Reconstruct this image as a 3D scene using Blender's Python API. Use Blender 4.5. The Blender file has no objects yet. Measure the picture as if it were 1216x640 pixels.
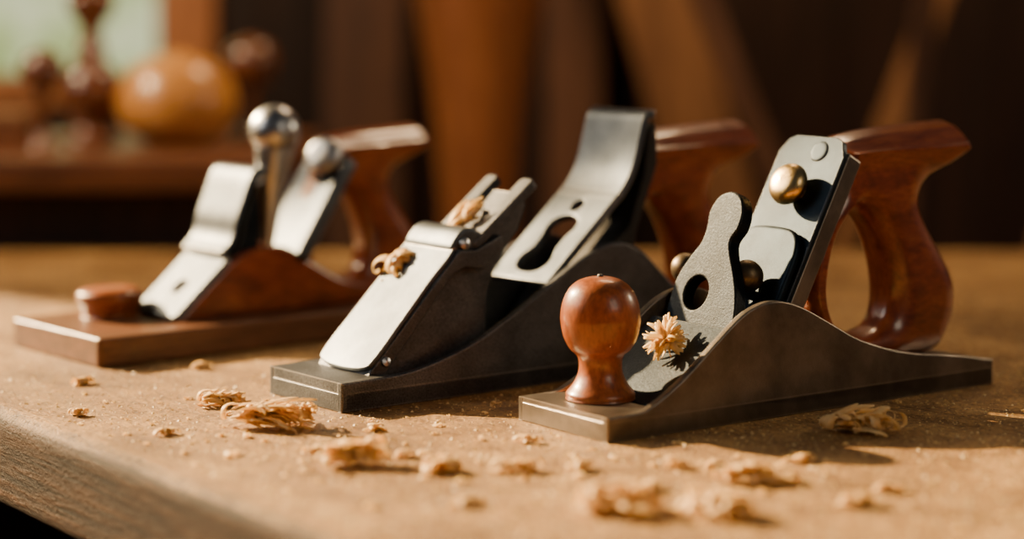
import bpy, bmesh, math, random
from mathutils import Vector, Matrix
from mathutils.geometry import tessellate_polygon
random.seed(7)
C = 0.01
scene = bpy.context.scene
COL = scene.collection

# ---------------------------------------------------------------- materials
def nt(name):
    m = bpy.data.materials.new(name); m.use_nodes = True
    n = m.node_tree.nodes; l = m.node_tree.links
    return m, n, l, n['Principled BSDF']

def noise(n, l, src, scale, detail=6, rough=.6, dist=0.0):
    t = n.new('ShaderNodeTexNoise'); t.inputs['Scale'].default_value = scale
    t.inputs['Detail'].default_value = detail; t.inputs['Roughness'].default_value = rough
    t.inputs['Distortion'].default_value = dist
    l.new(src, t.inputs['Vector']); return t

def coords(n, l, scale=(1, 1, 1), rot=(0, 0, 0)):
    tc = n.new('ShaderNodeTexCoord'); mp = n.new('ShaderNodeMapping')
    mp.inputs['Scale'].default_value = scale
    r = n.new('ShaderNodeMapping'); r.inputs['Rotation'].default_value = rot
    l.new(tc.outputs['Object'], r.inputs['Vector']); l.new(r.outputs[0], mp.inputs['Vector'])
    return mp.outputs[0]

def ramp(n, l, src, stops):
    r = n.new('ShaderNodeValToRGB'); e = r.color_ramp.elements
    while len(e) < len(stops): e.new(.5)
    for i, (p, c) in enumerate(stops):
        e[i].position = p; e[i].color = (*c, 1)
    l.new(src, r.inputs[0]); return r.outputs[0]

def mixc(n, l, a, b, fac, mode='MIX'):
    m = n.new('ShaderNodeMix'); m.data_type = 'RGBA'; m.blend_type = mode
    if hasattr(fac, 'links'): l.new(fac, m.inputs[0])
    else: m.inputs[0].default_value = fac
    l.new(a, m.inputs[6]); l.new(b, m.inputs[7]); return m.outputs[2]

def bump(n, l, b, h, strength=.2, dist=.001, prev=None):
    bp = n.new('ShaderNodeBump'); bp.inputs['Strength'].default_value = strength
    bp.inputs['Distance'].default_value = dist
    l.new(h, bp.inputs['Height'])
    if prev: l.new(prev, bp.inputs['Normal'])
    l.new(bp.outputs[0], b.inputs['Normal']); return bp.outputs[0]

def wood(name, dark, mid, light, axis=(1, 8, 8), rot=(0, 0, 0), scale=25, rough=.4, coat=0., bstr=.15, spec=.5):
    m, n, l, b = nt(name)
    v = coords(n, l, axis, rot)
    t = noise(n, l, v, scale, 8, .65, .6)
    c = ramp(n, l, t.outputs['Fac'], [(.3, dark), (.5, mid), (.7, light)])
    t2 = noise(n, l, v, scale * 5, 5, .7)
    c2 = ramp(n, l, t2.outputs['Fac'], [(.35, (.6, .56, .52)), (.6, (1, 1, 1))])
    l.new(mixc(n, l, c, c2, .85, 'MULTIPLY'), b.inputs['Base Color'])
    b.inputs['Roughness'].default_value = rough
    b.inputs['Coat Weight'].default_value = coat
    b.inputs['Coat Roughness'].default_value = .16
    b.inputs['Specular IOR Level'].default_value = spec
    bump(n, l, b, t2.outputs['Fac'], bstr, .0006)
    return m

def metal(name, c1, c2, rough=(.3, .5), metallic=.9, grain=(1, 1, 1), scale=160, bstr=.12, edge=None, speck=0., spec=.5):
    m, n, l, b = nt(name)
    v = coords(n, l)
    vg = coords(n, l, grain)
    t = noise(n, l, v, scale * .25, 5, .6)
    t2 = noise(n, l, vg, scale * 6, 4, .6)
    col = ramp(n, l, t.outputs['Fac'], [(.35, c1), (.65, c2)])
    big = noise(n, l, v, 28, 4, .6)
    cb = ramp(n, l, big.outputs['Fac'], [(.35, (.68, .68, .68)), (.62, (1.12, 1.12, 1.12))])
    col = mixc(n, l, col, cb, 1., 'MULTIPLY')
    if speck:
        sp = noise(n, l, vg, scale*7, 3, .7)
        cs = ramp(n, l, sp.outputs['Fac'], [(.36, (1-speck,)*3), (.52, (1, 1, 1)), (.7, (1+speck*.8,)*3)])
        col = mixc(n, l, col, cs, 1., 'MULTIPLY')
    if edge:
        bv = n.new('ShaderNodeBevel'); bv.samples = 6; bv.inputs['Radius'].default_value = .0012
        ge = n.new('ShaderNodeNewGeometry'); dt = n.new('ShaderNodeVectorMath'); dt.operation = 'DOT_PRODUCT'
        l.new(bv.outputs[0], dt.inputs[0]); l.new(ge.outputs['Normal'], dt.inputs[1])
        ad = n.new('ShaderNodeMath'); ad.operation = 'MULTIPLY_ADD'; l.new(t2.outputs['Fac'], ad.inputs[0]); ad.inputs[1].default_value = .1
        l.new(dt.outputs['Value'], ad.inputs[2])
        mr = n.new('ShaderNodeMapRange'); l.new(ad.outputs[0], mr.inputs[0])
        mr.inputs[1].default_value = 1.035; mr.inputs[2].default_value = .93; mr.inputs[3].default_value = 0; mr.inputs[4].default_value = .85
        rg = n.new('ShaderNodeRGB'); rg.outputs[0].default_value = (*edge, 1)
        col = mixc(n, l, col, rg.outputs[0], mr.outputs[0])
    l.new(col, b.inputs['Base Color'])
    r = n.new('ShaderNodeMapRange'); l.new(t2.outputs['Fac'], r.inputs[0])
    r.inputs[1].default_value = .3; r.inputs[2].default_value = .7
    r.inputs[3].default_value = rough[0]; r.inputs[4].default_value = rough[1]
    l.new(r.outputs[0], b.inputs['Roughness'])
    b.inputs['Metallic'].default_value = metallic
    b.inputs['Specular IOR Level'].default_value = spec
    bump(n, l, b, t2.outputs['Fac'], bstr, .0004)
    return m

M_CAST = metal('cast_iron_dark', (.075, .083, .096), (.13, .14, .158), (.4, .58), .85, bstr=.6, edge=(.6, .58, .55), speck=.5)
M_BLACK = metal('shade_black_iron', (.012, .012, .013), (.02, .02, .02), (.5, .65), .5, bstr=.3)  # near-black colour paints in the shade seen through the keyhole
M_BODY = metal('cast_iron_brown', (.2, .172, .142), (.32, .275, .228), (.28, .42), .92, (1, 14, 14), bstr=.2, edge=(.72, .64, .55), speck=.4)
M_IRON = metal('dark_blued_steel', (.011, .0155, .0205), (.02, .027, .035), (.42, .55), .85, bstr=.4, edge=(.36, .37, .38), speck=.45, spec=.2)
M_STEEL = metal('brushed_steel', (.085, .104, .128), (.135, .16, .19), (.4, .54), .97, (12, 1, 1), bstr=.16, edge=(.75, .75, .74), speck=.3)
M_BRIGHT = metal('bright_steel', (.36, .38, .41), (.46, .48, .51), (.28, .4), 1., bstr=.06)
M_FACE = metal('bluish_steel', (.009, .017, .026), (.017, .028, .04), (.38, .5), .92, (12, 1, 1), bstr=.18, edge=(.45, .46, .48), speck=.25, spec=.2)
M_BED = metal('grey_bed_steel', (.04, .052, .065), (.07, .084, .1), (.4, .52), .9, bstr=.2, edge=(.4, .4, .4), speck=.3)
M_BRASS = metal('brass', (.68, .47, .19), (.82, .6, .28), (.26, .4), 1., bstr=.08)
M_DULL = metal('dull_brass', (.15, .11, .065), (.22, .165, .1), (.35, .5), .9, bstr=.1)
M_RED = wood('mahogany_gloss', (.15, .028, .007), (.3, .063, .014), (.42, .112, .027), (2, 14, 5), scale=22, rough=.28, coat=.9, bstr=.07)
M_KNOB = wood('cherry_knob', (.19, .047, .01), (.34, .09, .019), (.45, .135, .034), (6, 6, 2), scale=26, rough=.35, coat=.45, bstr=.18)
M_SLAB = wood('walnut_slab', (.09, .034, .013), (.165, .064, .025), (.24, .1, .042), (1, 9, 9), scale=18, rough=.4, coat=.15)

def chipmat():
    m, n, l, b = nt('pine_shaving')
    v = coords(n, l, (1, 1, 1))
    t = noise(n, l, v, 260, 4, .6)
    l.new(ramp(n, l, t.outputs['Fac'], [(.3, (.86, .59, .24)), (.55, (.96, .74, .38)), (.75, (1, .85, .53))]), b.inputs['Base Color'])
    b.inputs['Roughness'].default_value = .45
    tr = n.new('ShaderNodeBsdfTranslucent'); tr.inputs[0].default_value = (1, .8, .4, 1)
    mx = n.new('ShaderNodeMixShader'); mx.inputs[0].default_value = .42
    out = n['Material Output']
    l.new(b.outputs[0], mx.inputs[1]); l.new(tr.outputs[0], mx.inputs[2]); l.new(mx.outputs[0], out.inputs[0])
    return m
M_CHIP = chipmat()

def benchmat():
    m, n, l, b = nt('worn_bench_wood')
    v = coords(n, l, (9, 1, 9), (0, 0, math.radians(-36)))
    v0 = coords(n, l)
    big = noise(n, l, v, 7, 6, .6, .4)
    fine = noise(n, l, v, 60, 6, .7)
    spk = noise(n, l, v0, 420, 5, .75)
    blot = noise(n, l, v0, 12, 5, .6)
    mid = noise(n, l, v0, 70, 5, .7)
    scr = noise(n, l, coords(n, l, (1, 40, 1), (0, 0, math.radians(25))), 14, 3, .5, .3)
    c = ramp(n, l, big.outputs['Fac'], [(.3, (.38, .2, .062)), (.5, (.53, .305, .1)), (.7, (.64, .395, .148))])
    cf = ramp(n, l, fine.outputs['Fac'], [(.3, (.5, .41, .32)), (.55, (1, 1, 1))])
    cs = ramp(n, l, spk.outputs['Fac'], [(.4, (.16, .11, .08)), (.47, (1, 1, 1)), (.56, (1.0, 1.0, 1.0)), (.64, (1.9, 1.8, 1.6))])
    cb = ramp(n, l, blot.outputs['Fac'], [(.35, (.5, .44, .36)), (.6, (1, 1, 1))])
    cm = ramp(n, l, mid.outputs['Fac'], [(.38, (.52, .45, .37)), (.54, (1, 1, 1))])
    csr = ramp(n, l, scr.outputs['Fac'], [(.28, (.3, .23, .17)), (.32, (1, 1, 1))])
    x = mixc(n, l, c, cf, .8, 'MULTIPLY'); x = mixc(n, l, x, cs, .9, 'MULTIPLY'); x = mixc(n, l, x, cb, .85, 'MULTIPLY'); x = mixc(n, l, x, cm, .8, 'MULTIPLY')
    x = mixc(n, l, x, csr, .7, 'MULTIPLY')
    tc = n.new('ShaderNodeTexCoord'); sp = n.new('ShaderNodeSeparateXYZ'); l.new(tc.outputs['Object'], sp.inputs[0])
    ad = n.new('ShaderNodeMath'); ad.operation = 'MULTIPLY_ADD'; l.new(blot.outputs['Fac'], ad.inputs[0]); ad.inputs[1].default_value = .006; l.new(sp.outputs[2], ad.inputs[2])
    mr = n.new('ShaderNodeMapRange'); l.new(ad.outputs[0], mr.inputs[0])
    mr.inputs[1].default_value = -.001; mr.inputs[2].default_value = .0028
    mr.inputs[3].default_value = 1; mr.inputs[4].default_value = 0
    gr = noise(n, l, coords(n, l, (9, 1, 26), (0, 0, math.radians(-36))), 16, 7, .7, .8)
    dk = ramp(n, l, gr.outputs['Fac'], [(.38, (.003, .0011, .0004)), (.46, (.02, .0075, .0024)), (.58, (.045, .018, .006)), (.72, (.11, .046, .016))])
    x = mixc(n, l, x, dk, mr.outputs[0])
    l.new(x, b.inputs['Base Color'])
    b.inputs['Roughness'].default_value = .5
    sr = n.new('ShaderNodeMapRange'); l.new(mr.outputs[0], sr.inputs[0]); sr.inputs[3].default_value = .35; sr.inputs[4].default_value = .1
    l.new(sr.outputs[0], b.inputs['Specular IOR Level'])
    p = bump(n, l, b, fine.outputs['Fac'], .5, .001)
    p = bump(n, l, b, gr.outputs['Fac'], .5, .002, p)
    p = bump(n, l, b, mid.outputs['Fac'], .5, .002, p)
    bump(n, l, b, spk.outputs['Fac'], .9, .0013, p)
    return m
M_BENCH = benchmat()
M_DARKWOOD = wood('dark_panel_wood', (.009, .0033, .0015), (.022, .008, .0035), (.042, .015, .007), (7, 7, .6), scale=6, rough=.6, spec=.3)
M_SHELF = wood('shelf_wood', (.07, .022, .008), (.15, .05, .018), (.22, .08, .03), (1, 8, 8), scale=6, rough=.4)
M_FRAME = wood('window_frame_wood', (.3, .1, .028), (.48, .175, .05), (.58, .24, .08), (7, 7, 1), scale=6, rough=.5)
M_POST = wood('orange_post_wood', (.22, .066, .018), (.33, .105, .029), (.4, .142, .042), (7, 7, .7), scale=6, rough=.5)
M_PLANK = wood('tan_plank_wood', (.16, .067, .022), (.25, .112, .038), (.32, .152, .058), (7, 7, .7), scale=6, rough=.6)
M_PLANKD = wood('brown_plank_wood', (.05, .018, .0062), (.1, .036, .013), (.145, .056, .021), (7, 7, .7), scale=6, rough=.6)
M_GOURD = wood('turned_maple', (.5, .2, .045), (.68, .3, .075), (.78, .4, .12), (1, 1, 6), scale=12, rough=.3, coat=.5)
M_VASE = wood('dark_turned_wood', (.07, .02, .007), (.15, .048, .016), (.23, .08, .03), (4, 4, 2), scale=12, rough=.25, coat=.8)

# ---------------------------------------------------------------- geometry (cm, converted to metres in mesh_from())
def area(p): return sum(p[i][0]*p[(i+1) % len(p)][1]-p[(i+1) % len(p)][0]*p[i][1] for i in range(len(p)))/2

def cr(pts, n=6, closed=True):
    out = []; N = len(pts)
    rng = range(N) if closed else range(N-1)
    for i in rng:
        if closed: p0, p1, p2, p3 = pts[i-1], pts[i], pts[(i+1) % N], pts[(i+2) % N]
        else: p0, p1, p2, p3 = pts[max(i-1, 0)], pts[i], pts[i+1], pts[min(i+2, N-1)]
        for k in range(n):
            t = k/n
            out.append(tuple(.5*((2*b)+(-a+c)*t+(2*a-5*b+4*c-d)*t*t+(-a+3*b-3*c+d)*t**3) for a, b, c, d in zip(p0, p1, p2, p3)))
    if not closed: out.append(tuple(pts[-1]))
    return out

def circ(cx, cy, r, n=24): return [(cx+r*math.cos(2*math.pi*i/n), cy+r*math.sin(2*math.pi*i/n)) for i in range(n)]

def rrect(x0, y0, x1, y1, r=.3, n=5):
    o = []
    for cx, cy, a0 in ((x1-r, y1-r, 0), (x0+r, y1-r, 90), (x0+r, y0+r, 180), (x1-r, y0+r, 270)):
        for k in range(n+1):
            a = math.radians(a0+90*k/n); o.append((cx+r*math.cos(a), cy+r*math.sin(a)))
    return o

def solid(outs, half, bev=.05, res=3, insf=None):
    V = []; F = []
    loops = []
    for i, o in enumerate(outs):
        o = [tuple(q) for q in o]
        cl = [o[0]]
        for q in o[1:]:
            if math.dist(q, cl[-1]) > 1e-4: cl.append(q)
        if math.dist(cl[0], cl[-1]) < 1e-4: cl.pop()
        a = area(cl)
        if (i == 0 and a < 0) or (i > 0 and a > 0): cl.reverse()
        loops.append(cl)
    caps = {1: [], -1: []}
    for o in loops:
        N = len(o); nr = []
        for i in range(N):
            a, b, c = Vector(o[i-1]), Vector(o[i]), Vector(o[(i+1) % N])
            e1 = (b-a).normalized(); e2 = (c-b).normalized()
            n1 = Vector((-e1.y, e1.x)); n2 = Vector((-e2.y, e2.x))
            m = n1+n2; L = m.length
            m = m/L if L > 1e-6 else n1
            nr.append(m/max(.45, m.dot(n1)))
        mul = [insf(*q) if insf else 1. for q in o]
        if insf:
            for _ in range(5): mul = [(mul[i-1]+mul[i]+mul[(i+1) % N])/3 for i in range(N)]
        steps = []
        for k in range(res+1):
            ph = math.pi/2*k/res
            steps.append((bev*(1-math.cos(ph)), half-bev+bev*math.sin(ph)))
        seq = [(ins, -h) for ins, h in reversed(steps)]+steps
        base = len(V)
        for ins, h in seq:
            for i in range(N):
                V.append((o[i][0]+nr[i].x*ins*mul[i], o[i][1]+nr[i].y*ins*mul[i], h))
        R = len(seq)
        for r in range(R-1):
            for i in range(N):
                j = (i+1) % N
                F.append((base+r*N+i, base+r*N+j, base+(r+1)*N+j, base+(r+1)*N+i))
        caps[-1].append([base+i for i in range(N)])
        caps[1].append([base+(R-1)*N+i for i in range(N)])
    for sgn in (1, -1):
        idx = [i for lp in caps[sgn] for i in lp]
        tris = tessellate_polygon([[Vector((V[i][0], V[i][1], 0)) for i in lp] for lp in caps[sgn]])
        for t in tris:
            F.append(tuple(idx[k] for k in t))
    return V, F

def mp(vf, O, Ux, Uy, Uz):
    O, Ux, Uy, Uz = map(Vector, (O, Ux, Uy, Uz))
    return [tuple(O+Ux*x+Uy*y+Uz*z) for x, y, z in vf[0]], vf[1]

def side(outs, t0, t1, bev=.06, res=3):
    if not isinstance(outs[0][0], (tuple, list)): outs = [outs]
    return mp(solid(outs, (t1-t0)/2, bev, res), (0, (t0+t1)/2, 0), (1, 0, 0), (0, 0, 1), (0, 1, 0))

def flat(outs, z0, z1, bev=.06, res=3):
    if not isinstance(outs[0][0], (tuple, list)): outs = [outs]
    return mp(solid(outs, (z1-z0)/2, bev, res), (0, 0, (z0+z1)/2), (1, 0, 0), (0, 1, 0), (0, 0, 1))

def slope(outs, O, ang, th, bev=.05, res=3):
    if not isinstance(outs[0][0], (tuple, list)): outs = [outs]
    a = math.radians(ang)
    b = (math.cos(a), 0, math.sin(a)); nb = (math.sin(a), 0, -math.cos(a))
    Oc = (O[0]+nb[0]*th/2, 0, O[1]+nb[2]*th/2)
    return mp(solid(outs, th/2, bev, res), Oc, (0, 1, 0), b, nb)

def lathe(prof, O=(0, 0, 0), axis=(0, 0, 1), seg=40, smooth=5):
    p = cr(prof, smooth, False) if smooth else prof
    p = [(max(r, .002), z) for r, z in p]
    az = Vector(axis).normalized(); ax = az.orthogonal().normalized(); ay = az.cross(ax)
    V = []; F = []
    for r, z in p:
        for i in range(seg):
            a = 2*math.pi*i/seg
            V.append(tuple(Vector(O)+ax*r*math.cos(a)+ay*r*math.sin(a)+az*z))
    for k in range(len(p)-1):
        for i in range(seg):
            j = (i+1) % seg
            F.append((k*seg+i, k*seg+j, (k+1)*seg+j, (k+1)*seg+i))
    F.append(tuple(range(seg))[::-1]); F.append(tuple((len(p)-1)*seg+i for i in range(seg)))
    return V, F

def ballp(r, n=10):
    return [(r*math.sin(math.pi*i/n), -r*math.cos(math.pi*i/n)) for i in range(n+1)]

def pathslab(path, th):
    P = [Vector(q) for q in path]; up = []; dn = []
    for i, q in enumerate(P):
        a = P[max(i-1, 0)]; b = P[min(i+1, len(P)-1)]
        e = (b-a).normalized(); n = Vector((-e.y, e.x))
        up.append(tuple(q+n*th/2)); dn.append(tuple(q-n*th/2))
    return up+dn[::-1]

def mesh_from(pieces, name, sharp=38):
    bm = bmesh.new()
    for V, F in pieces:
        vs = [bm.verts.new((x*C, y*C, z*C)) for x, y, z in V]
        for f in F:
            if len(set(f)) < 3: continue
            try: bm.faces.new([vs[i] for i in f])
            except ValueError: pass
    bmesh.ops.recalc_face_normals(bm, faces=bm.faces)
    me = bpy.data.meshes.new(name); bm.to_mesh(me); bm.free()
    for p in me.polygons: p.use_smooth = True
    me.set_sharp_from_angle(angle=math.radians(sharp))
    return me

def part(name, pieces, mat, parent=None, label=None, loc=None, wn=True, sharp=38):
    if isinstance(pieces, tuple): pieces = [pieces]
    me = mesh_from(pieces, name, sharp); me.materials.append(mat)
    ob = bpy.data.objects.new(name, me); COL.objects.link(ob)
    if wn:
        w = ob.modifiers.new('wn', 'WEIGHTED_NORMAL'); w.keep_sharp = True
    if parent: ob.parent = parent
    if loc: ob.location = [c*C for c in loc]
    if label: ob['label'] = label
    return ob

def empty(name, loc, ang, label, cat):
    e = bpy.data.objects.new(name, None); COL.objects.link(e); e.empty_display_size = .02
    e.location = [c*C for c in loc]; e.rotation_euler = (0, 0, math.radians(ang))
    e['label'] = label; e['category'] = cat
    return e

# handle --------------------------------------------------------------
H_OUT = [(16.5, 12.0), (18.6, 12.35), (21, 12.5), (23.3, 12.6), (24.3, 12.5), (24.4, 11.2), (23.2, 10.5), (21.95, 9.9), (21.35, 9.1), (21.55, 8.2),
         (22.4, 6.9), (23.35, 5.6), (23.8, 4.5), (23.7, 3.2), (23.1, 2.1), (22.4, 1.5), (20.5, 1.35), (18.0, 1.4), (16.3, 1.75), (14.9, 2.6), (14.1, 3.7), (13.85, 5.0), (14.15, 6.6),
         (15.0, 8.4), (15.75, 10.0), (16.15, 11.4)]
H_IN = [(16.7, 8.7), (17.7, 8.25), (18.5, 7.2), (19.1, 5.7), (19.3, 4.2), (18.9, 3.1), (17.8, 2.65), (16.4, 2.75), (15.3, 3.4), (14.8, 4.6), (14.95, 6.1), (15.6, 7.7)]
def handle_piece(ds, dz, tc, sc=1., half=1.35):
    o = [(x*sc+ds, y*sc+dz) for x, y in cr(H_OUT, 6)]
    i = [(x*sc+ds, y*sc+dz) for x, y in cr(H_IN, 6)]
    def insf(x, y):
        x = (x-ds)/sc; y = (y-dz)/sc
        if y > 10.2: return .4
        if x < 16.9 and y < 9.2: return .32
        if y < 2.9 and x < 20: return .55
        return 1.35
    V, F = solid([o, i], half*sc, 1.02*sc, 9, insf)
    V2 = []
    for x, y, z in V:
        q = (y-dz)/sc
        f = 1.0-.08*math.exp(-((q-7.5)/2.6)**2)+(.12 if q > 10.5 else 0)*min(1, (q-10.5)/1.2)
        if z < 0 and q > 11.2: y -= 0.7*sc*min(1, (q-11.2)/1.0)*min(1, -z/(1.1*sc))
        V2.append((x, y, z*f))
    return mp((V2, F), (0, tc, 0), (1, 0, 0), (0, 0, 1), (0, 1, 0))

def body_pieces(L, W, prof, wt=.42, toe=1.06, fill=(14., 1.5)):
    top = cr(prof, 6, False)
    poly = [(0, 0)]+top+[(L, 0)]
    ps = [flat(rrect(0, 0, L, W, .25), 0, .85, .07), side(poly, 0, wt, .1), side(poly, W-wt, W, .1)]
    ps.append(side([(0.02, .02), (0.02, toe), (2.9, toe+.04), (3.5, .8), (3.5, .02)], .02, W-.02, .08))
    h = prof[-1][1]
    ps.append(side([(fill[0]-1.2, .1), (fill[0]-1.2, .8), (fill[0], fill[1]), (L-3, fill[1]), (L-.03, h-.04), (L-.03, .1)], .05, W-.05, .06))
    return ps

# ---------------------------------------------------------------- hand plane with the cherry knob
P3 = empty('hand_plane', (4.02, 90, 0), 36, 'metal bench plane with round cherry knob and glossy red handle', 'hand plane')
prof3 = [(0, 1.06), (1.2, 1.08), (2.2, 1.2), (3.6, 1.9), (4.8, 2.7), (6.0, 3.6), (7.5, 4.65), (8.6, 5.1), (9.5, 5.2), (10.4, 5.05), (11.5, 4.65), (13.1, 3.85), (14.7, 3.05), (16.9, 2.34), (18.6, 2.0), (20.3, 1.78), (22.2, 1.5), (23.85, 1.2)]
part('plane_body', body_pieces(23.85, 6.4, prof3), M_BODY, P3, 'dark cast iron body with curved side walls')
knob3 = [(0.02, 1.07), (1.4, 1.08), (1.52, 1.2), (1.5, 1.4), (1.22, 1.75), (1.0, 2.2), (.95, 2.65), (1.05, 3.0), (1.36, 3.3), (1.62, 3.8), (1.75, 4.4), (1.76, 4.8), (1.66, 5.35), (1.4, 5.9), (1.0, 6.25), (.5, 6.42), (.02, 6.46)]
part('front_knob', lathe(knob3, (2.45, 3.6, 0), seg=56), M_KNOB, P3, 'round turned cherry wood knob')
part('knob_screw', lathe([(.02, 6.4), (.12, 6.42), (.13, 6.52), (.08, 6.56), (.02, 6.57)], (2.45, 3.6, 0), seg=20), M_CAST, P3)
part('bed_plate', slope(rrect(.5, 0, 5.9, 5.0, .15), (3.4, 1.0), 38, .25), M_BED, P3, 'smooth grey steel plate sloping down behind the knob')
fp = cr([(5.75, 0), (5.75, 2.2), (5.75, 4.0), (5.6, 4.9), (5.15, 5.8), (4.7, 6.5), (4.6, 7.2), (4.7, 8.0), (4.35, 8.75), (3.6, 9.05), (2.9, 8.8), (2.5, 8.15), (2.5, 7.4), (2.8, 6.8), (2.6, 6.2), (2.0, 5.3), (1.45, 4.3), (1.15, 3.2), (1.1, 1.6), (1.15, 0)], 5)
part('lever_plate', slope([fp, circ(4.1, 4.15, .8)], (6.9, 1.35), 69, .72, .1), M_IRON, P3, 'dark steel plate with round hole and rounded head')
part('frog', [slope(rrect(.95, 0, 5.25, 12.2, .2), (9.12, .9), 60.5, .9, .08),
              side([(8.9, .8), (13.3, .8), (12.9, 3.6), (11.5, 4.3), (10.5, 3.4)], 1.2, 5.0, .08)], M_BODY, P3)
bl = [(.9, 0), (5.3, 0), (5.3, 11.9), (4.9, 12.6), (4.5, 12.8), (1.8, 12.8), (1.35, 12.6), (.9, 11.8)]
part('cutting_iron', slope(bl, (8.85, 1.05), 60.5, .32, .07), M_FACE, P3, 'bluish steel blade with clipped corners')
cbp = cr([(1.0, 0), (.98, 3), (1.0, 5.8), (1.1, 6.9), (1.5, 7.6), (2.3, 7.9), (4.2, 7.85), (4.9, 7.4), (5.08, 6.6), (5.05, 3), (5.05, 0)], 4)
part('chip_breaker', slope(cbp, (8.42, 1.25), 60.5, .46, .16), M_FACE, P3, 'dark rounded steel plate')
a = math.radians(60.5); fn = (-math.sin(a), 0, math.cos(a)); bb = (math.cos(a), 0, math.sin(a))
def onblade(al, t, off=0): return (8.85+bb[0]*al+fn[0]*off, t, 1.05+bb[2]*al+fn[2]*off)
part('brass_screw', lathe([(.02, -.1), (.45, -.1), (.45, .2), (.75, .28), (.96, .5), (1.02, .75), (.9, 1.05), (.6, 1.25), (.02, 1.35)], onblade(9.9, 2.95), fn, 40), M_BRASS, P3, 'round brass screw knob')
part('blade_stud', lathe([(.02, -.05), (.5, -.05), (.5, .05), (.35, .07), (.02, .07)], onblade(12.0, 2.6), fn, 30, 2), M_FACE, P3)
part('adjusting_rod', lathe([(.22, 2.2), (.22, 6.2)], (9.95, 0, 6.0), (0, 1, 0), 20, 0), M_DULL, P3)
part('rod_ball', lathe([(r, z+2.5) for r, z in ballp(.76)], (10.1, 0, 6.0), (0, 1, 0), 28, 2), M_DULL, P3, 'dull brass ball end')
part('rod_ball', lathe([(r, z+6.35) for r, z in ballp(.72)], (9.75, 0, 6.0), (0, 1, 0), 28, 2), M_DULL, P3, 'dull brass ball end')
part('handle', handle_piece(0, 0, 3.2), M_RED, P3, 'glossy reddish closed wooden handle')

# ---------------------------------------------------------------- black metal plane
P2 = empty('hand_plane', (-7.65, 96.6, 0), 38, 'black metal bench plane with steel keyhole cap', 'hand plane')
prof2 = [(0, 1.33), (1.5, 1.36), (3.6, 1.45), (5.4, 1.8), (7.5, 2.45), (9.3, 3.3), (11, 4.2), (12.6, 5.1), (14.5, 6.1), (16.3, 6.55), (18, 6.0), (20, 4.3), (22, 2.9), (24.5, 2), (27.3, 1.4)]
part('plane_body', body_pieces(27.3, 6.2, prof2, .4, 1.33, (17.5, 1.5)), M_CAST, P2, 'black cast iron body with swept side walls')
part('front_frog', [side([(2.9, 1.0), (3.0, 1.35), (7.6, 6.2), (8.4, 6.7), (11.3, 9.2), (11.7, 8.6), (11.2, 7.4), (9.9, 5.9), (9.3, 4.4), (9.2, 1.0)], 1.45, 4.6, .12)], M_CAST, P2, 'dark iron wedge under the cap')
part('frog_plate', [side([(2.0, 1.3), (2.1, 1.55), (7.2, 6.75), (8.2, 6.7), (9.7, 7.3), (9.9, 6.7), (8.7, 5.7), (7.6, 5.9), (6.9, 5.7), (2.9, 1.3)], .8, 5.1, .1)], M_CAST, P2)
lc = cr([(.85, .9), (1.2, .25), (3.0, .05), (4.7, .25), (5.1, .9), (5.05, 3), (4.95, 5.5), (4.85, 7.6), (3, 7.75), (1.1, 7.6), (1.0, 5.5), (.9, 3)], 5)
part('lever_cap', [slope(lc, (1.75, 1.5), 45.5, .25, .08),
                   side(cr([(6.9, 6.75), (7.35, 7.5), (8.0, 7.75), (8.7, 7.45), (8.9, 6.9), (8.0, 6.6)], 5), 1.05, 4.9, .15)], M_STEEL, P2, 'bright steel lever cap')
part('prong', slope(rrect(1.0, 0, 1.95, 4.9, .3), (8.0, 6.9), 38, .5, .1), M_CAST, P2)
part('prong', slope(rrect(3.8, 0, 4.7, 4.9, .3), (8.0, 6.9), 38, .5, .1), M_CAST, P2)
part('cap_screw', lathe([(.02, 0), (.28, 0), (.28, .2), (.02, .28)], (7.6, 1.1, 7.0), (.0, -1, .2), 20, 2), M_BRIGHT, P2)
part('cap_screw', lathe([(.02, 0), (.22, 0), (.22, .15), (.02, .2)], (2.9, .8, 1.9), (.0, -1, .3), 20, 2), M_BRIGHT, P2)
key = cr([(3.1, 4.5), (3.85, 4.25), (4.12, 3.7), (3.95, 3.1), (3.9, 2.2), (4.25, 1.4), (3.95, .75), (3.1, .55), (2.25, .75), (1.9, 1.4), (2.2, 2.2), (2.2, 3.1), (2.02, 3.7), (2.3, 4.25)], 4)
pl = [(.9, 0), (5.4, 0), (5.4, 6.3), (.9, 6.3)]
upath = cr([(17.05, 8.47), (17.45, 8.83), (17.9, 9.38), (18.3, 10.1), (18.62, 11.0), (18.9, 12.0), (19.08, 12.55), (19.35, 12.78), (19.7, 12.76)], 5, False)
part('cap_iron', [slope([pl, key, circ(3.15, 5.2, .4)], (12.5, 4.75), 41.4, .42, .08),
                  side(pathslab(upath, .42), .9, 5.4, .08)], M_STEEL, P2, 'bent steel cap with keyhole slot')
part('frog', side([(12.2, .9), (14.2, 3.6), (18.2, 7.2), (19.1, 9.6), (19.45, 12.0), (20.0, 12.35), (20.1, 10.2), (18.7, 7.0), (17.6, .9)], 1.15, 5.1, .12), M_BLACK, P2)
part('handle', handle_piece(3.6, -.5, 3.1), M_RED, P2, 'glossy reddish closed wooden handle')

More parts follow.
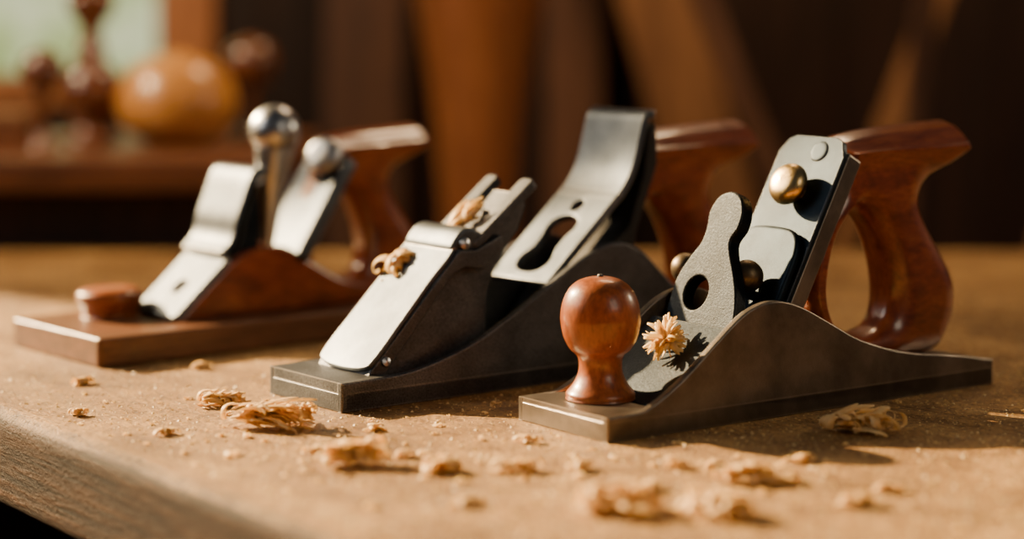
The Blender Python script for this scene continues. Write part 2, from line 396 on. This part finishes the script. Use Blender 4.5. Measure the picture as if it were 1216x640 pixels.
# ---------------------------------------------------------------- wooden-soled plane
P1 = empty('hand_plane', (-20.8, 108.3, 0), 40, 'wooden-soled hand plane with steel lever, ball and flat knob', 'hand plane')
part('sole_board', flat(rrect(0, 0, 26, 9.5, .3), 0, 1.5, .14), M_SLAB, P1, 'thick walnut base board')
part('disc_knob', lathe([(.02, 1.5), (1.45, 1.5), (1.5, 1.7), (1.6, 2.05), (1.74, 2.35), (1.8, 2.6), (1.74, 2.85), (1.4, 3.05), (.9, 3.13), (.02, 3.17)], (4.25, 6.5, 0)), M_KNOB, P1, 'flat round wooden knob')
bd = cr([(6, 1.45), (6.6, 2.0), (9.4, 4.4), (11.0, 5.0), (13, 5.0), (15.0, 3.9), (17.2, 2.8), (20, 2.2), (22.5, 1.9), (23.2, 1.45)], 5, False)
part('plane_body', side(bd, 2.5, 6.3, .25, 4), M_RED, P1, 'glossy red-brown wooden body')
p1path = cr([(8.9, 4.75), (9.5, 5.3), (9.8, 5.9), (9.95, 6.6), (10.3, 7.5), (10.9, 8.9), (11.3, 9.1), (11.6, 8.9)], 4, False)
part('lever_cap', [slope([rrect(2.3, 0, 6.6, 4.6, .4), circ(4.3, 2.1, .5)], (5.7, 1.75), 41, .4, .1), side(pathslab(p1path, .7), 2.3, 6.5, .18)], M_STEEL, P1, 'stepped steel lever cap')
part('frog', side([(9.2, 4.4), (10.2, 6.2), (11.0, 8.4), (11.4, 8.5), (11.5, 6.6), (11.4, 4.6)], 2.8, 5.9, .1), M_IRON, P1)
part('cutting_iron', slope(rrect(2.2, 0, 6.2, 6.7, .6), (13.4, 4.3), 57, .9, .2), M_STEEL, P1)
part('lever', lathe([(.26, 0), (.36, 1.2), (.62, 3.4), (.95, 4.9), (1.1, 6.0)], (12.0, 2.9, 4.4), (.08, 0, 1), 24, 3), M_BRIGHT, P1, 'tapered steel lever')
part('ball_knob', lathe([(r, z) for r, z in ballp(1.42)], (12.5, 2.9, 11.4), (0, 0, 1), 36, 3), M_BRIGHT, P1, 'steel ball')
part('locking_disc', lathe([(.02, -.5), (.7, -.5), (1.05, -.2), (1.1, .2), (.8, .55), (.02, .6)], (15.9, 3.0, 9.8), (-.8, -.3, .4), 30, 3), M_BRIGHT, P1)
part('disc_stem', side([(15.9, 8.0), (15.9, 9.6), (16.3, 9.6), (16.3, 8.2)], 3.0, 4.2, .08), M_IRON, P1)
part('handle', handle_piece(2.8, .55, 4.3, .85), M_RED, P1, 'glossy reddish closed wooden handle')

# ---------------------------------------------------------------- workbench
WB = empty('workbench', (0, 0, -90), 0, 'worn brown wooden workbench with thick rounded edge, scattered with shavings', 'workbench')
top = [(8.2, 54), (97, 118.7), (97, 160), (-68.8, 160)]
part('bench_top', flat([tuple(p) for p in top], -4.6, 0, .9, 6), M_BENCH, WB, loc=(0, 0, 90))
for lx, ly in ((16, 67), (80, 118), (84, 148), (-40, 148)):
    part('leg', flat(rrect(lx-4, ly-4, lx+4, ly+4, .5), .0, 85.4, .2), M_SHELF, WB)

# ---------------------------------------------------------------- shavings
def ribbon(start, yaw, pitch, length, width, kyaw, kpitch, twist, n=14):
    P = []; p = Vector(start); y = yaw; ph = pitch; ds = length/n
    for i in range(n+1):
        d = Vector((math.cos(y)*math.cos(ph), math.sin(y)*math.cos(ph), math.sin(ph)))
        s0 = Vector((-math.sin(y), math.cos(y), 0)); u0 = d.cross(s0)
        tw = twist*i/n
        w = width*(1 if i < n*.7 else 1-.6*(i-n*.7)/(n*.3))
        P.append((p.copy(), (s0*math.cos(tw)+u0*math.sin(tw))*w/2))
        p = p+d*ds; y += kyaw*ds; ph += kpitch*ds
    V = []; F = []
    for q, s in P: V += [tuple(q-s), tuple(q+s)]
    for i in range(n): F.append((2*i, 2*i+1, 2*i+3, 2*i+2))
    return V, F
rnd = random.Random(3)
def squash(ps, fz, H):
    out = []
    for V, F in ps:
        out.append(([(x, y, H*math.tanh(z*fz/H) if z > 0 else z*fz*.25) for x, y, z in V], F))
    return out
def bundle(L, W, H, n):
    ps = []
    for i in range(n):
        l = L*rnd.uniform(.25, .6)
        x = rnd.uniform(-L*.5, L*.5-l); y0 = rnd.gauss(0, W*.22)
        z = H*rnd.random()*math.exp(-(y0/W*2)**2)
        ps.append(ribbon((x, y0, z), rnd.gauss(0, .22), rnd.uniform(-.1, .7), l, rnd.uniform(.14, .32)*min(1.2, .4+L/3),
                         rnd.gauss(0, 1.2)/L, rnd.gauss(-2.4, 1.2)/L, rnd.gauss(0, 1.4), 14))
    for i in range(n//2):
        r = rnd.uniform(.14, .3)*min(1.2, .5+L/3)
        ps.append(ribbon((rnd.uniform(-.42, .38)*L, rnd.gauss(0, W*.2), H*rnd.uniform(.3, 1.3)), rnd.gauss(0, .8)+(3.14 if rnd.random() < .5 else 0), rnd.uniform(-.3, 1), r*rnd.uniform(4, 7),
                         rnd.uniform(.16, .34)*min(1.2, .4+L/3), rnd.gauss(0, .3)/r, -rnd.uniform(.6, 1.1)/r, rnd.gauss(0, .8), 18))
    return squash(ps, .95, H*2.6)
def curl(L, n, sp=1.):
    ps = []
    for i in range(n):
        r = L*rnd.uniform(.12, .26); arc = rnd.uniform(2, 6)
        ps.append(ribbon((rnd.gauss(0, .15)*L*sp, rnd.gauss(0, .11)*L*sp, rnd.uniform(0, .3)*L), rnd.uniform(0, 6.28), rnd.uniform(-.2, .9), r*arc,
                      L*rnd.uniform(.12, .28), rnd.gauss(0, .4)/r, -rnd.uniform(.6, 1.1)/r, rnd.gauss(0, .7), 18))
    return squash(ps, .9, L*.45)
def flower(R, n):
    ps = []
    for i in range(n):
        a = rnd.uniform(0, 6.28); l = R*rnd.uniform(.7, 1.1); el = rnd.uniform(0, 1.3)
        ps.append(ribbon((0, 0, 0), a, el, l, rnd.uniform(.16, .3), rnd.gauss(0, .5), -rnd.uniform(.2, 1.0)*(.6+el), rnd.gauss(0, 1.0), 10))
    return ps
def settle(ps, z0=0):
    m = min(v[2] for V, F in ps for v in V)
    return [([(x, y, (z-m)) for x, y, z in V], F) for V, F in ps]
def shaving(ps, loc, rot, label, group='pale curled shavings on the workbench', name='wood_shaving', do=True):
    if do: ps = settle(ps)
    me = mesh_from(ps, name, 80); me.materials.append(M_CHIP)
    ob = bpy.data.objects.new(name, me); COL.objects.link(ob)
    s = ob.modifiers.new('sol', 'SOLIDIFY'); s.thickness = .00014; s.offset = 0
    ob.location = [c*C for c in loc]; ob.rotation_euler = rot
    ob['label'] = label; ob['category'] = 'wood shaving'; ob['group'] = group
    return ob
LB = 'frayed bundle of pale wood shavings lying on the bench'
LC = 'small curled pale wood shaving lying on the bench'
SH = [(-10.2, 93.6, 4.3, 'b', .12), (-13.1, 98.4, 2.2, 'b', .1), (-6.3, 85.8, 2.7, 'k', .0), (-2.7, 84.6, 1.5, 'c', 1), (.2, 84.6, 1.6, 'b', .3),
      (3.9, 77.8, 3.0, 'k', .2), (7.5, 77.2, 2.7, 'k', 2.8), (15.2, 92.5, 3.5, 'b', .05), (12.8, 78.9, 1.5, 'b', .5), (14.2, 81.2, .9, 'c', 0),
      (9.0, 82.8, 1.8, 'c', 1.), (6.6, 85.5, 1.0, 'c', 2), (8.1, 85.5, .9, 'b', 1), (-1.6, 78.9, 1.1, 'b', .3), (.8, 90.2, .9, 'c', 0),
      (-14.8, 91.8, .8, 'b', 1), (-15.6, 108.3, 1.1, 'b', .4), (-20.8, 103.8, 1.0, 'c', 1), (-19.4, 96, .9, 'c', 0), (-5.9, 92.8, .7, 'c', 2),
      (-7.9, 88, 1.0, 'b', .3), (11.7, 86.4, .9, 'c', 1), (2.7, 84.9, 1.2, 'b', .8), (10.5, 82.4, 1.3, 'b', .4), (5.4, 81.6, 1.0, 'b', 1.3), (-4.4, 87.3, .8, 'c', 1)]
for x, y, L, k, r in SH:
    if k == 'b': shaving(bundle(L, L*.38, L*.14, int(16+L*12)), (x, y, 0), (0, 0, r), LB)
    elif k == 'k': shaving(bundle(L, L*.5, L*.24, int(22+L*10)), (x, y, 0), (0, 0, r), 'compact curled clump of golden shavings on the bench')
    else: shaving(curl(L, int(12+L*14)), (x, y, 0), (0, 0, r), LC)
def world(P, s, t, z):
    v = P.matrix_basis @ Vector((s*C, t*C, z*C)); return (v.x/C, v.y/C, v.z/C)
bpy.context.view_layer.update()
shaving(flower(1.25, 60), world(P3, 5.75, 3.0, 3.4), (math.radians(48), 0, math.radians(-30)), 'star-shaped pale shaving caught inside the plane body', 'shavings caught on the hand planes', do=False)
shaving(curl(1.8, 26), world(P2, 6.2, 4.2, 5.75), (0, math.radians(-40), .6), 'curled pale shaving on the steel lever cap', 'shavings caught on the hand planes')
shaving(bundle(2.6, 1.2, .4, 34), world(P2, 9.3, 3.0, 7.75), (0, math.radians(-35), .65), 'pale shaving wedged between two steel prongs', 'shavings caught on the hand planes')

chips = []
for k in range(6):
    me = mesh_from(settle(bundle(.38, .16, .05, 5) if k % 2 else curl(.3, 4)), 'wood_chip', 80); me.materials.append(M_CHIP); chips.append(me)
def blocked(x, y, mg=.6):
    for P, L, W, ang in ((P3, 23.85, 6.4, 36), (P2, 27.3, 6.2, 38), (P1, 26, 9.5, 40)):
        dx = x-P.location.x/C; dy = y-P.location.y/C; a = math.radians(ang)
        s = dx*math.cos(a)+dy*math.sin(a); t = -dx*math.sin(a)+dy*math.cos(a)
        if -mg < s < L+mg and -mg < t < W+mg: return True
    s = (x+21.4)*.809+(y-94.9)*.588
    return s < 1.2
cnt = 0
while cnt < 250:
    y = 75+45*rnd.random()**1.5; x = rnd.uniform(-.24, .25)*y
    if cnt < 115: x = rnd.uniform(-20, 8); y = rnd.uniform(82, 100)
    elif cnt < 170: y = rnd.uniform(75, 88); x = rnd.uniform(-6, 18)
    if blocked(x, y): continue
    ob = bpy.data.objects.new('wood_chip', chips[cnt % 6]); COL.objects.link(ob)
    ob.location = (x*C, y*C, 0); ob.rotation_euler = (0, 0, rnd.uniform(0, 6.28)); s = rnd.uniform(.4, 1.2)*(1.6 if rnd.random() < .18 else 1); ob.scale = (s, s, s)
    ob['label'] = 'tiny pale wood chip on the workbench'; ob['category'] = 'wood chip'; ob['group'] = 'tiny wood chips on the workbench'
    cnt += 1
dust = []
while len(dust) < 9000:
    y = 74+60*rnd.random()**1.4; x = rnd.uniform(-.26, .27)*y
    if blocked(x, y, .05): continue
    r = rnd.uniform(.02, .065)*(1+(rnd.random() < .2)); an = rnd.uniform(0, 3.1); e = rnd.uniform(.4, 1)
    ca, sa = math.cos(an)*r, math.sin(an)*r
    dust.append(([(x+ca, y+sa, .0), (x-sa*e, y+ca*e, .0), (x-ca, y-sa, .0), (x+sa*e, y-ca*e, .0), (x, y, r*.7)], [(0, 1, 4), (1, 2, 4), (2, 3, 4), (3, 0, 4), (3, 2, 1, 0)]))
o = part('sawdust', dust, M_CHIP, wn=False); o['kind'] = 'stuff'; o['label'] = 'fine pale sawdust sprinkled over the workbench'; o['category'] = 'sawdust'

# ---------------------------------------------------------------- room
def struct(name, pieces, mat):
    o = part(name, pieces, mat); o['kind'] = 'structure'; return o
def bx(x0, y0, z0, x1, y1, z1, bev=.1):
    return flat([(x0, y0), (x1, y0), (x1, y1), (x0, y1)], z0, z1, bev, 2)
WX0, WX1, WZ0, WZ1 = -95, -41, 10, 70
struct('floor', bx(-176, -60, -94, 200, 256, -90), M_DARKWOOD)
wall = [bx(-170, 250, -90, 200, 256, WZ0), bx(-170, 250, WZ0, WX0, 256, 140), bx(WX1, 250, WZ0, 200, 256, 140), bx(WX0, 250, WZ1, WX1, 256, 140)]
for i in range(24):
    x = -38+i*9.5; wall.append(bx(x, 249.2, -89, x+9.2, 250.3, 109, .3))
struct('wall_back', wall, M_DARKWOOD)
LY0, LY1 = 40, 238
struct('sun_mask_wall', [bx(-176, -60, -90, -170, 250, 30), bx(-176, -60, 30, -170, LY0, 170), bx(-176, LY1, 30, -170, 250, 170), bx(-176, LY0, 158, -170, LY1, 170)], M_DARKWOOD)  # unseen wall with opening, added to keep sun off the far bench
struct('trim_2', [bx(-174.5, LY0, 30, -172, LY1, 33)], M_FRAME)
m, n, l, b = nt('bright_garden_glass')
v = coords(n, l); t = noise(n, l, v, 9, 3, .5)
e = ramp(n, l, t.outputs['Fac'], [(.35, (.22, .34, .08)), (.5, (.48, .6, .22)), (.62, (.95, .96, .62))])
l.new(e, b.inputs['Emission Color']); b.inputs['Emission Strength'].default_value = 1.0; b.inputs['Base Color'].default_value = (.1, .1, .1, 1)
struct('window_1', bx(WX0, 253, WZ0, WX1, 253.6, WZ1, .05), m)
struct('trim_1', [bx(WX0-6, 248, WZ0-3.5, WX1+7, 250.4, WZ0), bx(WX1, 247.5, WZ0-3, WX1+6.5, 250.4, 80), bx(WX0-6, 248, WZ0, WX0, 250.4, 80), bx(-66, 250.6, WZ0, -63.5, 252.8, WZ1)], M_FRAME)

cab = empty('cabinet', (-44, 176, -90), 0, 'dark brown wooden cabinet with overhanging top holding turned pieces', 'cabinet')
part('cabinet_body', bx(-24, -13, 0, 23.5, 18, 94.2, .3), M_DARKWOOD, cab)
part('cabinet_top', bx(-26, -16, 94.2, 26.3, 19, 96.7, .4), M_SHELF, cab)
for x0 in (-23, .5):
    part('door', bx(x0, -14, 5, x0+22.5, -13, 90, .3), M_DARKWOOD, cab)

def standing(name, prof, x, y, z, mat, label, cat, seg=40):
    o = part(name, lathe(prof, seg=seg), mat, loc=(x, y, z)); o['label'] = label; o['category'] = cat; return o
g = [(.02, 0), (2.0, 0), (3.0, .4), (4.3, 1.5), (4.9, 3.0), (4.8, 4.5), (4.0, 6.1), (2.8, 7.0), (1.6, 7.35), (1.3, 7.5), (.9, 7.7), (.02, 7.75)]
standing('turned_bowl', g, -27.6, 177, 6.7, M_GOURD, 'round orange-tan turned wooden pot on the cabinet', 'wooden pot')
vz = [(.02, 0), (2.3, 0), (2.4, .5), (1.4, 1.2), (2.0, 2.6), (2.6, 4.2), (2.2, 5.8), (1.2, 6.9), (1.4, 7.6), (1.0, 8.3), (.9, 9.6), (1.8, 11), (1.9, 12.4), (.02, 13.6)]
standing('turned_vase', vz, -35.3, 180, 6.7, M_VASE, 'dark glossy turned wooden baluster vase on the cabinet', 'vase')
fz = [(.02, 0), (1.5, 0), (1.5, .5), (.6, 1.4), (.5, 3.5), (.8, 4.3), (1.9, 5.4), (2.2, 6.8), (1.7, 8.1), (.02, 8.8)]
standing('turned_finial', fz, -22.3, 184, 6.7, M_VASE, 'dark round-headed turned wooden finial on the cabinet', 'finial')
fz2 = [(.02, 0), (1.2, 0), (1.2, .4), (.5, 1.2), (.45, 3.4), (.7, 4.6), (1.5, 5.5), (1.75, 6.5), (1.3, 7.6), (.02, 8.2)]
standing('turned_finial', fz2, -37.2, 170, 6.7, M_VASE, 'small dark turned wooden finial with round head on the cabinet', 'finial')
tb = empty('wooden_box', (-41.6, 173, 6.7), 0, 'small brown lidded wooden box on the cabinet', 'box')
part('box_body', bx(-2.6, -2, 0, 2.6, 2, 2.1, .15), M_SHELF, tb); part('box_lid', bx(-2.8, -2.2, 2.1, 2.8, 2.2, 3.0, .25), M_PLANK, tb)

standing('wooden_post', [(4.2, 0), (3.6, 60), (3.5, 82), (4.0, 92), (5.0, 101), (6.2, 108), (7.6, 118), (8.4, 140)], -3.4, 215, -90, M_POST, 'tall orange-brown turned tapering wooden column on the floor', 'column', 48)

def plank(x0, x1, y, w, th, mat, label, zb=-90, zt=75, y2=None):
    a = Vector((x0, y, zb)); bvec = Vector((x1, y2 or y, zt))
    d = (bvec-a); L = d.length; d.normalize(); sx = Vector((1, 0, 0)); sx = (sx-d*sx.dot(d)).normalized(); ny = d.cross(sx)
    o = part('wooden_plank', mp(solid([rrect(-w/2, 0, w/2, L, .2)], th/2, .2, 2), tuple(a), sx, d, ny), mat)
    o['label'] = label; o['category'] = 'plank'; o['group'] = 'boards leaning by the back wall'
plank(-17.5, -16.5, 241, 9, 1.6, M_PLANKD, 'dark brown board leaning upright by the wall', y2=247.5)
plank(7.2, 7, 243, 6.5, 1.6, M_PLANKD, 'dark brown board leaning upright by the wall', y2=247.5)
plank(46, 0.5, 232, 8.5, 2.2, M_PLANK, 'wide tan board leaning steeply against other boards', y2=240)
plank(2.5, 67, 223, 2.4, 1.4, M_PLANK, 'narrow tan board leaning at an angle', y2=230)
plank(61, -4.5, 196, 2.4, 1.4, M_PLANKD, 'narrow brown board leaning at an angle', y2=203)
plank(27, 42, 189, 2.0, 1.4, M_PLANKD, 'narrow brown board leaning at a slight angle', y2=193)
plank(18, 66, 176, 1.8, 1.2, M_PLANK, 'narrow tan board leaning at a wide angle', y2=178)
plank(47.8, 47.8, 183, 5.0, 2.4, M_PLANK, 'upright brown post beside the bench', y2=184)

# ---------------------------------------------------------------- lights
def sun(d, strength, col, ang=1.5):
    L = bpy.data.lights.new('sun', 'SUN'); L.energy = strength; L.color = col; L.angle = math.radians(ang)
    o = bpy.data.objects.new('sun', L); COL.objects.link(o); o.rotation_euler = Vector(d).to_track_quat('Z', 'Y').to_euler()
sun((-.7, .5, .41), 27, (1, .69, .35), .8)
def arealight(name, loc, tgt, size, e, col):
    L = bpy.data.lights.new('area', 'AREA'); L.energy = e; L.color = col; L.size = size
    o = bpy.data.objects.new(name, L); COL.objects.link(o); o.location = [c*C for c in loc]
    o.rotation_euler = (Vector(loc)-Vector(tgt)).to_track_quat('Z', 'Y').to_euler()
arealight('window_light', (-110, 90, 70), (0, 95, 5), .6, 3.8, (1, .95, .88))
arealight('background_fill', (22, 190, 95), (14, 240, 5), .3, 10, (1, .66, .36))  # added warm fill for the post and boards, no lamp there
arealight('cabinet_fill', (-80, 150, 60), (-32, 178, 8), .2, 8, (1, .72, .42))  # added fill to brighten the turned pieces, not an actual lamp
arealight('front_fill', (90, 0, 70), (10, 95, 3), .5, 2.4, (1, .82, .6))  # added soft fill from front right for the planes' near sides
arealight('rim_fill', (95, 140, 40), (20, 100, 7), .1, 2.6, (1, .75, .48))  # added small light for rim highlights on the handles
w = bpy.data.worlds.new('world'); scene.world = w; w.use_nodes = True
bg = w.node_tree.nodes['Background']; bg.inputs[0].default_value = (.44, .5, .58, 1); bg.inputs[1].default_value = .06

cam = bpy.data.cameras.new('camera'); co = bpy.data.objects.new('camera', cam); COL.objects.link(co)
co.location = (0, 0, .186); co.rotation_euler = (math.pi/2, 0, 0)
cam.sensor_width = 36; cam.lens = 2550/1216*36; cam.shift_y = -320/1216
cam.dof.use_dof = True; cam.dof.focus_distance = .965; cam.dof.aperture_fstop = 3.0
cam.clip_start = .01
scene.camera = co
